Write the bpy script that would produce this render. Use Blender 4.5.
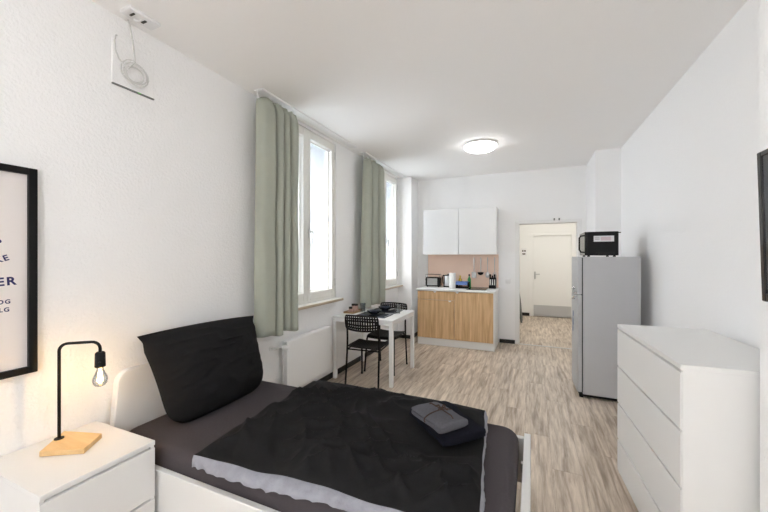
import bpy, bmesh, math, random
from mathutils import Vector, Matrix, noise

# ------------------------------------------------------------------ scene, camera, light
sc = bpy.context.scene
col = sc.collection
for o in list(bpy.data.objects):
    bpy.data.objects.remove(o)
F_PX = 341.0
YAW = math.atan(149 / 341)
EYE = 1.46
cam = bpy.data.objects.new('camera', bpy.data.cameras.new('camera'))
col.objects.link(cam)
cam.location = (0, 0, EYE)
cam.rotation_euler = (math.pi / 2, 0, YAW)
cam.data.sensor_width = 36
cam.data.lens = F_PX / 768 * 36
cam.data.clip_start = 0.05
sc.camera = cam
sc.view_settings.view_transform = 'Standard'
sc.view_settings.look = 'None'
sc.view_settings.gamma = 1
sc.view_settings.use_curve_mapping = False
sc.view_settings.exposure = 0.92
sc.cycles.use_denoising = True
sc.cycles.max_bounces = 16
sc.cycles.diffuse_bounces = 10
sc.cycles.glossy_bounces = 6
sc.cycles.transparent_max_bounces = 16
sc.cycles.sample_clamp_indirect = 8
sc.cycles.caustics_reflective = False
sc.cycles.caustics_refractive = False

world = bpy.data.worlds.new('daylight')
sc.world = world
world.use_nodes = True
bg = world.node_tree.nodes['Background']
bg.inputs['Color'].default_value = (1.0, 0.985, 0.962, 1)
bg.inputs['Strength'].default_value = 11.5
DOME_EMIT = 10.0        # ceiling dome lamp, shade emission
HALL_EMIT = 34.0
FILL_EMIT = 30.0       # fill globe added out of view behind the camera
BULB_W = 1.25

# room dimensions, metres
XL, XR, YB, YF, ZC = -2.22, 1.07, 6.07, -2.2, 2.86
WT = 0.5                                   # outer wall thickness
WINDOWS = [(2.43, 3.60), (4.515, 5.685), (-1.55, -0.38)]  # last opening is added out of view to bring in daylight
WZ0, WZ1 = 0.95, 2.83


def portal(y0, y1):
    l = bpy.data.lights.new('window_portal', 'AREA')
    l.shape = 'RECTANGLE'
    l.size, l.size_y = y1 - y0, WZ1 - WZ0
    l.cycles.is_portal = True
    o = bpy.data.objects.new('window_portal', l)
    col.objects.link(o)
    o.location = (XL - WT - 0.02, (y0 + y1) / 2, (WZ0 + WZ1) / 2)
    o.rotation_euler = (math.pi / 2, 0, -math.pi / 2)      # emits towards +x
    return o


for w in WINDOWS:
    portal(*w)

# ------------------------------------------------------------------ pixel rays of the photograph
FV = (-math.sin(YAW), math.cos(YAW))
RV = (math.cos(YAW), math.sin(YAW))


def ray(px, py):
    a, b = (px - 384) / F_PX, (256 - py) / F_PX
    return Vector((FV[0] + a * RV[0], FV[1] + a * RV[1], b))


def on_z(px, py, z):
    d = ray(px, py)
    return d * ((z - EYE) / d.z) + Vector((0, 0, EYE))


def on_x(px, py, x):
    d = ray(px, py)
    return d * (x / d.x) + Vector((0, 0, EYE))


def on_y(px, py, y):
    d = ray(px, py)
    return d * (y / d.y) + Vector((0, 0, EYE))


# ------------------------------------------------------------------ materials
def srgb(r, g, b):
    f = lambda c: (c / 255 / 12.92) if c / 255 <= 0.04045 else ((c / 255 + 0.055) / 1.055) ** 2.4
    return (f(r), f(g), f(b), 1)


def mat(name, rgb, rough=0.6, metal=0.0, bump=0.0, bscale=60, var=0.0, vscale=8, spec=0.5, emit=None, strength=0, detail=4, sheen=0):
    m = bpy.data.materials.new(name)
    m.use_nodes = True
    nt = m.node_tree
    b = nt.nodes['Principled BSDF']
    c = srgb(*rgb)
    b.inputs['Base Color'].default_value = c
    b.inputs['Roughness'].default_value = rough
    b.inputs['Metallic'].default_value = metal
    b.inputs['Specular IOR Level'].default_value = spec
    if sheen:
        b.inputs['Sheen Weight'].default_value = sheen
    tc = nt.nodes.new('ShaderNodeTexCoord')
    if var:
        n = nt.nodes.new('ShaderNodeTexNoise')
        n.inputs['Scale'].default_value = vscale
        n.inputs['Detail'].default_value = 4
        nt.links.new(tc.outputs['Object'], n.inputs['Vector'])
        mx = nt.nodes.new('ShaderNodeMix')
        mx.data_type = 'RGBA'
        mx.inputs['A'].default_value = tuple(x * (1 - var) for x in c[:3]) + (1,)
        mx.inputs['B'].default_value = tuple(min(1, x * (1 + var)) for x in c[:3]) + (1,)
        nt.links.new(n.outputs['Fac'], mx.inputs['Factor'])
        nt.links.new(mx.outputs['Result'], b.inputs['Base Color'])
    if bump:
        n = nt.nodes.new('ShaderNodeTexNoise')
        n.inputs['Scale'].default_value = bscale
        n.inputs['Detail'].default_value = detail
        nt.links.new(tc.outputs['Object'], n.inputs['Vector'])
        bp = nt.nodes.new('ShaderNodeBump')
        bp.inputs['Strength'].default_value = bump
        bp.inputs['Distance'].default_value = 0.01
        nt.links.new(n.outputs['Fac'], bp.inputs['Height'])
        nt.links.new(bp.outputs['Normal'], b.inputs['Normal'])
    if emit:
        b.inputs['Emission Color'].default_value = srgb(*emit)
        b.inputs['Emission Strength'].default_value = strength
    return m


def glass_mat(name, tint=(255, 255, 255), refl=0.06, rough=0.0):
    m = bpy.data.materials.new(name)
    m.use_nodes = True
    nt = m.node_tree
    nt.nodes.clear()
    out = nt.nodes.new('ShaderNodeOutputMaterial')
    mix = nt.nodes.new('ShaderNodeMixShader')
    tr = nt.nodes.new('ShaderNodeBsdfTransparent')
    gl = nt.nodes.new('ShaderNodeBsdfGlossy')
    lw = nt.nodes.new('ShaderNodeLayerWeight')
    mu = nt.nodes.new('ShaderNodeMath')
    mu.operation = 'MULTIPLY_ADD'
    mu.inputs[1].default_value = 0.5
    mu.inputs[2].default_value = refl * 0.4
    lw.inputs['Blend'].default_value = 0.25
    tr.inputs['Color'].default_value = srgb(*tint)
    gl.inputs['Roughness'].default_value = rough
    nt.links.new(lw.outputs['Fresnel'], mu.inputs[0])
    nt.links.new(mu.outputs[0], mix.inputs['Fac'])
    nt.links.new(tr.outputs[0], mix.inputs[1])
    nt.links.new(gl.outputs[0], mix.inputs[2])
    nt.links.new(mix.outputs[0], out.inputs['Surface'])
    return m


def wood_mat(name, dark, light, scale=(1, 14, 14), rough=0.5, per_object=False, knots=False, bump=0.05):
    """grain runs along the object's local axis with the smallest scale"""
    m = bpy.data.materials.new(name)
    m.use_nodes = True
    nt = m.node_tree
    L = nt.links.new
    b = nt.nodes['Principled BSDF']
    b.inputs['Roughness'].default_value = rough
    tc = nt.nodes.new('ShaderNodeTexCoord')
    mp = nt.nodes.new('ShaderNodeMapping')
    mp.inputs['Scale'].default_value = scale
    L(tc.outputs['Object'], mp.inputs['Vector'])
    vec = mp.outputs['Vector']
    if per_object:
        oi = nt.nodes.new('ShaderNodeObjectInfo')
        sc_ = nt.nodes.new('ShaderNodeVectorMath')
        sc_.operation = 'SCALE'
        sc_.inputs[0].default_value = (37.0, 91.0, 53.0)
        L(oi.outputs['Random'], sc_.inputs['Scale'])
        ad = nt.nodes.new('ShaderNodeVectorMath')
        L(vec, ad.inputs[0])
        L(sc_.outputs[0], ad.inputs[1])
        vec = ad.outputs[0]
    n1 = nt.nodes.new('ShaderNodeTexNoise')
    n1.inputs['Scale'].default_value = 1.0
    n1.inputs['Detail'].default_value = 7
    n1.inputs['Roughness'].default_value = 0.62
    n1.inputs['Distortion'].default_value = 0.3
    L(vec, n1.inputs['Vector'])
    rp = nt.nodes.new('ShaderNodeValToRGB')
    rp.color_ramp.elements[0].position = 0.24
    rp.color_ramp.elements[0].color = srgb(*dark)
    rp.color_ramp.elements[1].position = 0.68
    rp.color_ramp.elements[1].color = srgb(*light)
    L(n1.outputs['Fac'], rp.inputs['Fac'])
    colr = rp.outputs['Color']
    if knots:
        n2 = nt.nodes.new('ShaderNodeTexNoise')
        n2.inputs['Scale'].default_value = 0.34
        n2.inputs['Detail'].default_value = 3
        n2.inputs['Distortion'].default_value = 1.2
        L(vec, n2.inputs['Vector'])
        r2 = nt.nodes.new('ShaderNodeValToRGB')
        r2.color_ramp.elements[0].position = 0.28
        r2.color_ramp.elements[0].color = (0.40, 0.34, 0.29, 1)
        r2.color_ramp.elements[1].position = 0.46
        r2.color_ramp.elements[1].color = (1, 1, 1, 1)
        L(n2.outputs['Fac'], r2.inputs['Fac'])
        mu = nt.nodes.new('ShaderNodeMix')
        mu.data_type = 'RGBA'
        mu.blend_type = 'MULTIPLY'
        mu.inputs['Factor'].default_value = 0.75
        L(colr, mu.inputs['A'])
        L(r2.outputs['Color'], mu.inputs['B'])
        colr = mu.outputs['Result']
    if per_object:
        hs = nt.nodes.new('ShaderNodeHueSaturation')
        mr = nt.nodes.new('ShaderNodeMapRange')
        mr.inputs['To Min'].default_value = 0.93
        mr.inputs['To Max'].default_value = 1.05
        L(oi.outputs['Random'], mr.inputs['Value'])
        L(mr.outputs[0], hs.inputs['Value'])
        L(colr, hs.inputs['Color'])
        colr = hs.outputs['Color']
    L(colr, b.inputs['Base Color'])
    bp = nt.nodes.new('ShaderNodeBump')
    bp.inputs['Strength'].default_value = bump
    bp.inputs['Distance'].default_value = 0.01
    L(n1.outputs['Fac'], bp.inputs['Height'])
    L(bp.outputs['Normal'], b.inputs['Normal'])
    return m


M = {}
M['wall'] = mat('rough_white_plaster', (243, 243, 243), 0.9, bump=0.42, bscale=75, spec=0.2)
M['wall_smooth'] = mat('smooth_white_paint', (243, 243, 243), 0.85, bump=0.28, bscale=85, spec=0.2)
M['ceiling'] = mat('ceiling_paint', (248, 247, 246), 0.9, bump=0.08, bscale=80, spec=0.2)
M['hall'] = mat('hall_paint', (242, 242, 240), 0.85, bump=0.1, bscale=90, spec=0.2)
M['outside'] = mat('outside_render', (166, 171, 177), 0.9, bump=0.2, bscale=30, var=0.04)
M['white'] = mat('white_lacquer', (228, 228, 227), 0.4, bump=0.02, bscale=200)
M['white_frame'] = mat('window_paint', (232, 231, 226), 0.4, bump=0.02, bscale=100)
M['white_metal'] = mat('white_powder_coat', (236, 236, 235), 0.45, bump=0.02, bscale=300)
M['white_plastic'] = mat('white_plastic', (236, 236, 236), 0.35, bump=0.01, bscale=300)
M['cable'] = mat('off_white_cable', (206, 206, 204), 0.5, bump=0.02)
M['grey_plastic'] = mat('grey_plastic', (120, 122, 120), 0.5, bump=0.02, bscale=300)
M['black'] = mat('black_paint', (14, 14, 15), 0.55, bump=0.03, bscale=200, spec=0.25)
M['black_gloss'] = mat('black_gloss', (12, 12, 13), 0.2, bump=0.004, bscale=60)
M['black_board'] = mat('black_skirting', (20, 19, 18), 0.5, bump=0.05, bscale=60)
M['plank'] = wood_mat('washed_oak_vinyl', (138, 117, 97), (220, 206, 189), (34, 3.0, 34), 0.45, per_object=True, knots=True)
M['subfloor'] = mat('subfloor', (110, 96, 82), 0.9, bump=0.2)
M['oak'] = wood_mat('oak_front', (176, 136, 92), (226, 192, 148), (26, 26, 1.6), 0.5)
M['pine'] = wood_mat('pale_pine', (205, 165, 110), (230, 195, 142), (3, 22, 22), 0.5)
M['sill_wood'] = wood_mat('sill_edge_wood', (164, 146, 124), (200, 184, 164), (22, 2, 22), 0.5)
M['tray_wood'] = wood_mat('tray_wood', (128, 100, 70), (168, 138, 102), (22, 3, 22), 0.5)
M['splash'] = mat('peach_laminate', (242, 212, 192), 0.35, bump=0.02, bscale=60, var=0.04, vscale=5)
M['sage'] = mat('sage_cotton', (172, 176, 164), 0.95, bump=0.25, bscale=600, var=0.04, vscale=20, spec=0.1)
M['sheet'] = mat('charcoal_sheet', (74, 69, 72), 0.9, bump=0.25, bscale=70, spec=0.15)
M['black_cotton'] = mat('black_cotton', (24, 24, 25), 0.85, bump=0.35, bscale=26, spec=0.2, detail=6)
M['grey_cotton'] = mat('pale_grey_cotton', (148, 149, 158), 0.9, bump=0.8, bscale=34, var=0.3, vscale=22)
M['navy_terry'] = mat('navy_terry', (26, 27, 36), 1.0, bump=0.8, bscale=260, spec=0.1)
M['grey_terry'] = mat('grey_terry', (100, 100, 106), 1.0, bump=0.9, bscale=280, var=0.2, vscale=120, spec=0.1)
M['twine'] = mat('brown_twine', (70, 50, 40), 0.9, bump=0.3, bscale=300)
M['fridge'] = mat('grey_fridge', (186, 187, 190), 0.4, bump=0.02, bscale=200)
M['fridge_door'] = mat('silver_fridge_door', (184, 186, 188), 0.38, metal=0.25, bump=0.02, bscale=30)
M['chrome'] = mat('chrome', (215, 217, 220), 0.15, metal=1.0, bump=0.005, bscale=60)
M['steel'] = mat('brushed_steel', (196, 196, 196), 0.3, metal=0.9, bump=0.05, bscale=150)
M['rubber'] = mat('black_rubber', (16, 16, 16), 0.8, bump=0.05, bscale=80)
M['door'] = mat('door_paint', (240, 240, 238), 0.5, bump=0.02, bscale=60)
M['kick'] = mat('grey_kick_plate', (196, 197, 198), 0.4, metal=0.3, bump=0.02, bscale=120)
M['shade'] = mat('opal_shade', (250, 250, 248), 0.4, emit=(252, 252, 252), strength=DOME_EMIT, bump=0.01)
M['shade_hall'] = mat('opal_hall_shade', (250, 250, 248), 0.4, emit=(255, 253, 247), strength=HALL_EMIT, bump=0.01)
M['fill_glow'] = mat('opal_fill_globe', (250, 250, 248), 0.4, emit=(250, 252, 255), strength=FILL_EMIT, bump=0.01)
M['filament'] = mat('glowing_filament', (255, 220, 160), 0.5, emit=(255, 200, 110), strength=90, bump=0.01)
M['paper'] = mat('poster_paper', (226, 220, 217), 0.75, bump=0.05, bscale=40)
M['ink'] = mat('navy_ink', (38, 36, 88), 0.8, bump=0.02)
M['sticker'] = mat('pink_white_sticker', (214, 196, 202), 0.6, bump=0.02)
M['sticker_white'] = mat('white_sticker', (225, 225, 228), 0.6, bump=0.02)
M['blue_sticker'] = mat('blue_sticker', (96, 120, 165), 0.5, bump=0.02)
M['blue_cloth'] = mat('blue_cloth', (105, 135, 195), 0.95, bump=0.4, bscale=90)
M['green_plastic'] = mat('green_bottle', (40, 150, 80), 0.3, bump=0.01)
M['yellow_plastic'] = mat('yellow_cap', (205, 170, 60), 0.4, bump=0.02)
M['navy_china'] = mat('dark_navy_stoneware', (34, 38, 50), 0.25, bump=0.02, bscale=60, var=0.1)
M['placemat'] = mat('dark_woven_placemat', (70, 74, 84), 0.9, bump=0.5, bscale=300)
M['jar'] = mat('pale_spice_jar', (190, 160, 150), 0.3, bump=0.02)
M['glass'] = glass_mat('window_glass', (248, 249, 249))
M['clear'] = glass_mat('clear_glass', (228, 232, 234), 0.3)
M['facade_glass'] = mat('facade_window_glass', (70, 90, 125), 0.1, bump=0.01)
M['paper_towel'] = mat('paper_towel', (240, 240, 238), 0.95, bump=0.3, bscale=120)
M['board_cover'] = mat('green_grey_board', (84, 92, 82), 0.8, bump=0.2, bscale=80)
M['brass_dark'] = mat('dark_terminal', (70, 68, 62), 0.5, bump=0.02)
M['green_led'] = mat('green_mark', (110, 200, 100), 0.5, bump=0.01)
M['screen'] = mat('tv_screen', (40, 41, 44), 0.18, bump=0.002)


# ------------------------------------------------------------------ mesh helpers
def box(bm, lo, hi, bev=0.0, seg=1):
    lo, hi = Vector(lo), Vector(hi)
    t = bmesh.new()
    bmesh.ops.create_cube(t, size=1)
    for v in t.verts:
        v.co = Vector(((v.co.x + .5) * (hi.x - lo.x) + lo.x, (v.co.y + .5) * (hi.y - lo.y) + lo.y, (v.co.z + .5) * (hi.z - lo.z) + lo.z))
    if bev:
        bev = min(bev, 0.45 * min(abs(hi[i] - lo[i]) for i in range(3)))
        bmesh.ops.bevel(t, geom=t.edges[:], offset=bev, segments=seg, profile=0.5, affect='EDGES')
    bmesh.ops.recalc_face_normals(t, faces=t.faces[:])
    join(bm, t)
    return bm


def join(bm, t, mtx=None):
    me = bpy.data.meshes.new('tmp')
    t.to_mesh(me)
    t.free()
    if mtx is not None:
        me.transform(mtx)
    bm.from_mesh(me)
    bpy.data.meshes.remove(me)


def tube(bm, pts, r, n=8, closed=False):
    pts = [Vector(p) for p in pts]
    rs = r if isinstance(r, (list, tuple)) else [r] * len(pts)
    rings = []
    up = Vector((0, 0, 1))
    prev = None
    N = len(pts)
    for i, p in enumerate(pts):
        a = pts[(i - 1) % N] if (closed or i > 0) else p
        b = pts[(i + 1) % N] if (closed or i < N - 1) else p
        d = (b - a).normalized()
        if prev is None:
            side = d.cross(up)
            if side.length < 1e-3:
                side = d.cross(Vector((1, 0, 0)))
        else:
            side = prev - d * prev.dot(d)
        side.normalize()
        prev = side
        o = d.cross(side)
        rings.append([bm.verts.new(p + (side * math.cos(2 * math.pi * k / n) + o * math.sin(2 * math.pi * k / n)) * rs[i]) for k in range(n)])
    M_ = N if closed else N - 1
    for i in range(M_):
        A, B = rings[i], rings[(i + 1) % N]
        for k in range(n):
            bm.faces.new((A[k], A[(k + 1) % n], B[(k + 1) % n], B[k]))
    if not closed:
        bm.faces.new(rings[0][::-1])
        bm.faces.new(rings[-1])
    return bm


def lathe(bm, prof, n=24, c=(0, 0, 0)):
    """prof: list of (r, z)"""
    c = Vector(c)
    rings = []
    for r, z in prof:
        if r < 1e-5:
            rings.append([bm.verts.new(c + Vector((0, 0, z)))])
        else:
            rings.append([bm.verts.new(c + Vector((r * math.cos(2 * math.pi * k / n), r * math.sin(2 * math.pi * k / n), z))) for k in range(n)])
    for A, B in zip(rings, rings[1:]):
        for k in range(n):
            k2 = (k + 1) % n
            if len(A) == 1 and len(B) == 1:
                continue
            if len(A) == 1:
                bm.faces.new((A[0], B[k2], B[k]))
            elif len(B) == 1:
                bm.faces.new((A[k], A[k2], B[0]))
            else:
                bm.faces.new((A[k], A[k2], B[k2], B[k]))
    return bm


def prism(bm, poly, axis, a, b, bev=0.0):
    """extrude the 2-D polygon along axis 0/1/2 from a to b"""
    t = bmesh.new()

    def P(u, v, w):
        return {0: (w, u, v), 1: (u, w, v), 2: (u, v, w)}[axis]
    A = [t.verts.new(P(u, v, a)) for u, v in poly]
    B = [t.verts.new(P(u, v, b)) for u, v in poly]
    n = len(poly)
    t.faces.new(A)
    t.faces.new(B)
    for i in range(n):
        t.faces.new((A[i], A[(i + 1) % n], B[(i + 1) % n], B[i]))
    bmesh.ops.recalc_face_normals(t, faces=t.faces[:])
    if bev:
        bmesh.ops.bevel(t, geom=t.edges[:], offset=bev, segments=1, affect='EDGES')
    join(bm, t)
    return bm


def surf(bm, fn, nu, nv):
    g = [[bm.verts.new(fn(i / nu, j / nv)) for j in range(nv + 1)] for i in range(nu + 1)]
    for i in range(nu):
        for j in range(nv):
            bm.faces.new((g[i][j], g[i + 1][j], g[i + 1][j + 1], g[i][j + 1]))
    return g


def obj(name, bm, m, parent=None, smooth=False, recalc=True, loc=None):
    if recalc:
        bmesh.ops.recalc_face_normals(bm, faces=bm.faces[:])
    me = bpy.data.meshes.new(name)
    bm.to_mesh(me)
    bm.free()
    if smooth:
        for p in me.polygons:
            p.use_smooth = True
        try:
            me.set_sharp_from_angle(angle=math.radians(40))
        except Exception:
            pass
    me.materials.append(M[m])
    o = bpy.data.objects.new(name, me)
    col.objects.link(o)
    if parent:
        o.parent = parent
    if loc:
        o.location = loc
    return o


def tag(o, label, cat, group=None):
    o['label'] = label
    o['category'] = cat
    if group:
        o['group'] = group
    return o


def thing(name, label, cat, loc=(0, 0, 0), rz=0.0, group=None):
    o = bpy.data.objects.new(name, None)
    col.objects.link(o)
    o.location = loc
    o.rotation_euler = (0, 0, rz)
    o.empty_display_size = 0.05
    return tag(o, label, cat, group)


def struct(name, bm, m, parent=None, label=None, **k):
    o = obj(name, bm, m, parent, **k)
    if not parent:
        o['kind'] = 'structure'
        if label:
            o['label'] = label
    return o


def struct_root(name, label, loc=(0, 0, 0)):
    o = bpy.data.objects.new(name, None)
    col.objects.link(o)
    o.location = loc
    o['kind'] = 'structure'
    o['label'] = label
    return o


def B(*boxes, bev=0.0, seg=1):
    bm = bmesh.new()
    for lo, hi in boxes:
        box(bm, lo, hi, bev, seg)
    return bm


def copy_tree(o, parent=None):
    c = o.copy()
    col.objects.link(c)
    if parent:
        c.parent = parent
    for ch in list(o.children):
        copy_tree(ch, c)
    return c


# ------------------------------------------------------------------ the room
DX0, DX1, DZ = -0.22, 0.642, 2.0           # doorway opening
BT = 0.16                                  # back wall thickness
HY = 9.045                                 # far wall of the hallway
HXL, HXR = -0.40, 1.75

floor = struct('floor', B(((XL, YF, -0.06), (XR, YB, -0.004)), ((HXL, YB, -0.06), (HXR, HY + .1, -0.004))), 'subfloor', label='washed grey oak vinyl plank floor')
random.seed(4)
PW, PL = 0.18, 1.22


def lay(x0, x1, y0, y1, first):
    x, row = x0, 0
    while x < x1 - 0.01:
        xe = min(x + PW, x1)
        y = y0 - PL * ((row * 0.37 + first) % 1.0)
        while y < y1 - 0.02:
            a, b = max(y, y0), min(y + PL, y1)
            if b - a > 0.03:
                bm = bmesh.new()
                w, l = (xe - x) / 2 - 0.0004, (b - a) / 2 - 0.0005
                box(bm, (-w, -l, -0.004), (w, l, 0), 0.0005)
                p = obj('plank', bm, 'plank', floor)
                p.location = ((x + xe) / 2, (a + b) / 2, 0)
            y += PL
        x, row = xe, row + 1


lay(XL, XR, YF, YB, 0.25)
lay(HXL, HXR, YB, HY, 0.6)

struct('ceiling', B(((XL - WT, YF - .2, ZC), (XR + .4, YB + BT, ZC + .2))), 'ceiling', label='plain white ceiling')
struct('ceiling_hall', B(((HXL - .2, YB + BT, 2.6), (HXR + .2, HY + .3, 2.8))), 'ceiling', label='white hallway ceiling')

# window wall, half a metre thick, with two openings and an added third
xo = XL - WT
ys = sorted(WINDOWS)
edges = [YF - .2] + [e for w in ys for e in w] + [YB + BT]


def window_wall(xa, xb):
    bm = bmesh.new()
    for a, b in zip(edges[0::2], edges[1::2]):
        box(bm, (xa, a, -.06), (xb, b, ZC))
    for a, b in ys:
        box(bm, (xa, a, -.06), (xb, b, WZ0 - .03))
        box(bm, (xa, a, WZ1), (xb, b, ZC))
    bmesh.ops.remove_doubles(bm, verts=bm.verts[:], dist=1e-5)
    return bm


struct('wall_left', window_wall(XL - .09, XL), 'wall', label='rough white plastered wall with tall windows')
struct('wall_outer', window_wall(xo, XL - .09), 'outside', label='outer half of the window wall with rendered reveals')
bm = bmesh.new()
prism(bm, [(1.085, 1.785), (1.035, YB + BT), (XR + .2, YB + BT), (XR + .2, 1.785)], 2, -.06, ZC)
struct('wall_right', bm, 'wall_smooth', label='white wall behind the fridge and chest of drawers')
struct('wall_pier', B(((0.80, YF - .2, -.06), (XR + .2, 1.785, ZC)), bev=0.004), 'wall', label='rough white wall pier that carries the television')
struct('wall_front', B(((xo, YF - .2, -.06), (0.80, YF, ZC))), 'wall_smooth', label='plain white end wall')
struct('wall_back', B(((xo, YB, -.06), (DX0, YB + BT, ZC)), ((DX1, YB, -.06), (HXR + .1, YB + BT, ZC)), ((DX0, YB, DZ), (DX1, YB + BT, ZC))), 'wall_smooth', label='white wall with the doorway')
struct('wall_shaft', B(((0.758, 5.27, -.06), (XR + .01, YB + .01, ZC)), bev=0.003), 'wall_smooth', label='boxed-in white shaft in the corner behind the fridge')
struct('wall_window_pier', B(((XL - .01, 5.71, -.06), (-1.965, YB + .01, ZC)), bev=0.003), 'wall_smooth', label='white pier between window and kitchen')
# hallway
struct('wall_hall_left', B(((HXL - .1, YB + BT, -.06), (HXL, HY + .1, 2.6))), 'hall', label='hallway side wall')
struct('wall_hall_right', B(((HXR, YB + BT, -.06), (HXR + .1, HY + .1, 2.6))), 'hall', label='hallway side wall')
HD0, HD1, HDZ = -0.02, 0.855, 1.98
struct('wall_hall_back', B(((HXL, HY, -.06), (HD0, HY + .15, 2.6)), ((HD1, HY, -.06), (HXR, HY + .15, 2.6)), ((HD0, HY, HDZ), (HD1, HY + .15, 2.6)), ((HXL, HY + .15, -.06), (HXR, HY + .2, 2.6))), 'hall', label='hallway end wall with flat door')

# skirting
BH = 0.062
struct('baseboard_left', B(((XL, 1.1, 0), (XL + .018, 5.71, BH)), bev=.003), 'black_board', label='black skirting board under the windows')
struct('baseboard_pier', B(((XL + .02, 5.692, 0), (-1.965, 5.71, BH)), ((-1.965, 5.692, 0), (-1.947, YB, BH)), bev=.003), 'black_board', label='black skirting around the window pier')
struct('baseboard_back', B(((-1.945, YB - .018, 0), (-1.78, YB, BH)), ((-.52, YB - .018, 0), (DX0 - .055, YB, BH)), bev=.003), 'black_board', label='black skirting board beside the doorway')
struct('baseboard_hall', B(((HXL, HY - .018, 0), (HD0 - .06, HY, .075)), bev=.003), 'black_board', label='black skirting in the hallway')

# doorway frame
fr = struct_root('door_1', 'white painted steel frame of the open doorway', (DX0, YB, 0))
W_ = DX1 - DX0
obj('jamb', B(((-.052, -.014, 0), (.012, BT + .014, DZ + .012)), bev=.003), 'white_metal', fr)
obj('jamb', B(((W_ - .012, -.014, 0), (W_ + .052, BT + .014, DZ + .012)), bev=.003), 'white_metal', fr)
obj('head', B(((-.052, -.014, DZ - .012), (W_ + .052, BT + .014, DZ + .04)), bev=.003), 'white_metal', fr)
for hx in (.53, .60):
    bm = bmesh.new()
    tube(bm, [(hx, -.014, DZ + .035), (hx, -.035, DZ + .038), (hx, -.04, DZ + .058)], .011, 8)
    obj('hook', bm, 'grey_plastic', fr, smooth=True)
struct('trim_1', B(((DX0 + .01, YB - .01, 0), (DX1 - .01, YB + .03, .006)), bev=.002), 'kick', label='thin metal threshold strip in the doorway')

# hallway door
hd = struct_root('door_2', 'white flat hallway door with grey kick plate', (HD0, HY, 0))
hw = HD1 - HD0
obj('leaf', B(((.03, .05, .002), (hw - .03, .09, HDZ - .03)), bev=.004), 'door', hd)
obj('kick_plate', B(((.035, .042, .015), (hw - .035, .05, .27)), bev=.001), 'kick', hd)
obj('frame', B(((-.05, -.012, 0), (.03, .1, HDZ + .05)), ((hw - .03, -.012, 0), (hw + .05, .1, HDZ + .05)), ((.03, -.012, HDZ - .03), (hw - .03, .1, HDZ + .05)), bev=.004), 'door', hd)
hp = obj('handle_plate', B(((.045, .040, .90), (.08, .05, 1.08)), bev=.003), 'steel', hd)
bm = bmesh.new()
tube(bm, [(.062, .04, 1.02), (.062, -.005, 1.02), (.075, -.012, 1.02), (.17, -.012, 1.02)], .010, 8)
obj('handle', bm, 'steel', hp, smooth=True)


# windows
def window(idx, y0, y1, label):
    w = struct_root('window_%d' % idx, label, (XL, y0, WZ0))
    W, H = y1 - y0, WZ1 - WZ0
    xi, xe = -.012, -.085                  # frame depth, just behind the wall face
    obj('frame', B(((xe, 0, 0), (xi, .045, H)), ((xe, W - .045, 0), (xi, W, H)), ((xe, .045, 0), (xi, W - .045, .05)), ((xe, .045, H - .045), (xi, W - .045, H)), bev=.004), 'white_frame', w)
    mid = W / 2
    for k, (a, b) in enumerate(((.038, mid + .012), (mid - .005, W - .038))):
        if k == 0:
            b = mid - .005
        s = .062
        f0, f1 = .032, H - .032
        sash = obj('sash', B(((xe + .01, a, f0), (xi + .022, a + s, f1)), ((xe + .01, b - s, f0), (xi + .022, b, f1)), ((xe + .01, a + s, f0), (xi + .022, b - s, f0 + .085)), ((xe + .01, a + s, f1 - .07), (xi + .022, b - s, f1)), bev=.005), 'white_frame', w)
        obj('pane', B(((-.052, a + s - .01, f0 + .07), (-.046, b - s + .01, f1 - .06))), 'glass', sash)
        obj('glazing_bead', B(((-.046, a + s, f0 + .085), (-.036, a + s + .012, f1 - .07)), ((-.046, b - s - .012, f0 + .085), (-.036, b - s, f1 - .07)), ((-.046, a + s, f0 + .085), (-.036, b - s, f0 + .097)), ((-.046, a + s, f1 - .082), (-.036, b - s, f1 - .07))), 'white_frame', sash)
        if k:
            obj('handle_base', B(((xi + .022, a + .018, .70), (xi + .034, a + .044, .80)), bev=.004), 'steel', sash)
            bm = bmesh.new()
            tube(bm, [(xi + .03, a + .031, .77), (xi + .062, a + .031, .77), (xi + .07, a + .036, .76), (xi + .072, a + .04, .70), (xi + .07, a + .04, .64)], .010, 8)
            obj('handle', bm, 'steel', sash, smooth=True)
        for hz in ((.15, H - .2) if k else ()):
            bm = bmesh.new()
            tube(bm, [(xi + .016, b + .008, hz), (xi + .016, b + .008, hz + .09)], .009, 8)
            obj('hinge', bm, 'steel', sash, smooth=True)
    sl = obj('sill', B(((-.012, -.03, -.03), (.085, W + .03, 0)), bev=.004), 'white_frame', w)
    obj('sill_edge', B(((.085, -.03, -.031), (.094, W + .03, -.004)), bev=.003), 'sill_wood', sl)
    obj('outer_sill', B(((-WT - .06, .0, -.05), (xe, W, -.01)), bev=.004), 'kick', w)
    return w


window(1, *WINDOWS[0], 'tall white casement window behind the first sage curtain')
window(2, *WINDOWS[1], 'tall white casement window beside the kitchen pier')
window(3, *WINDOWS[2], 'added unseen casement window giving extra daylight at the end of the room')  # window added behind the camera to even out the brightness

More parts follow.
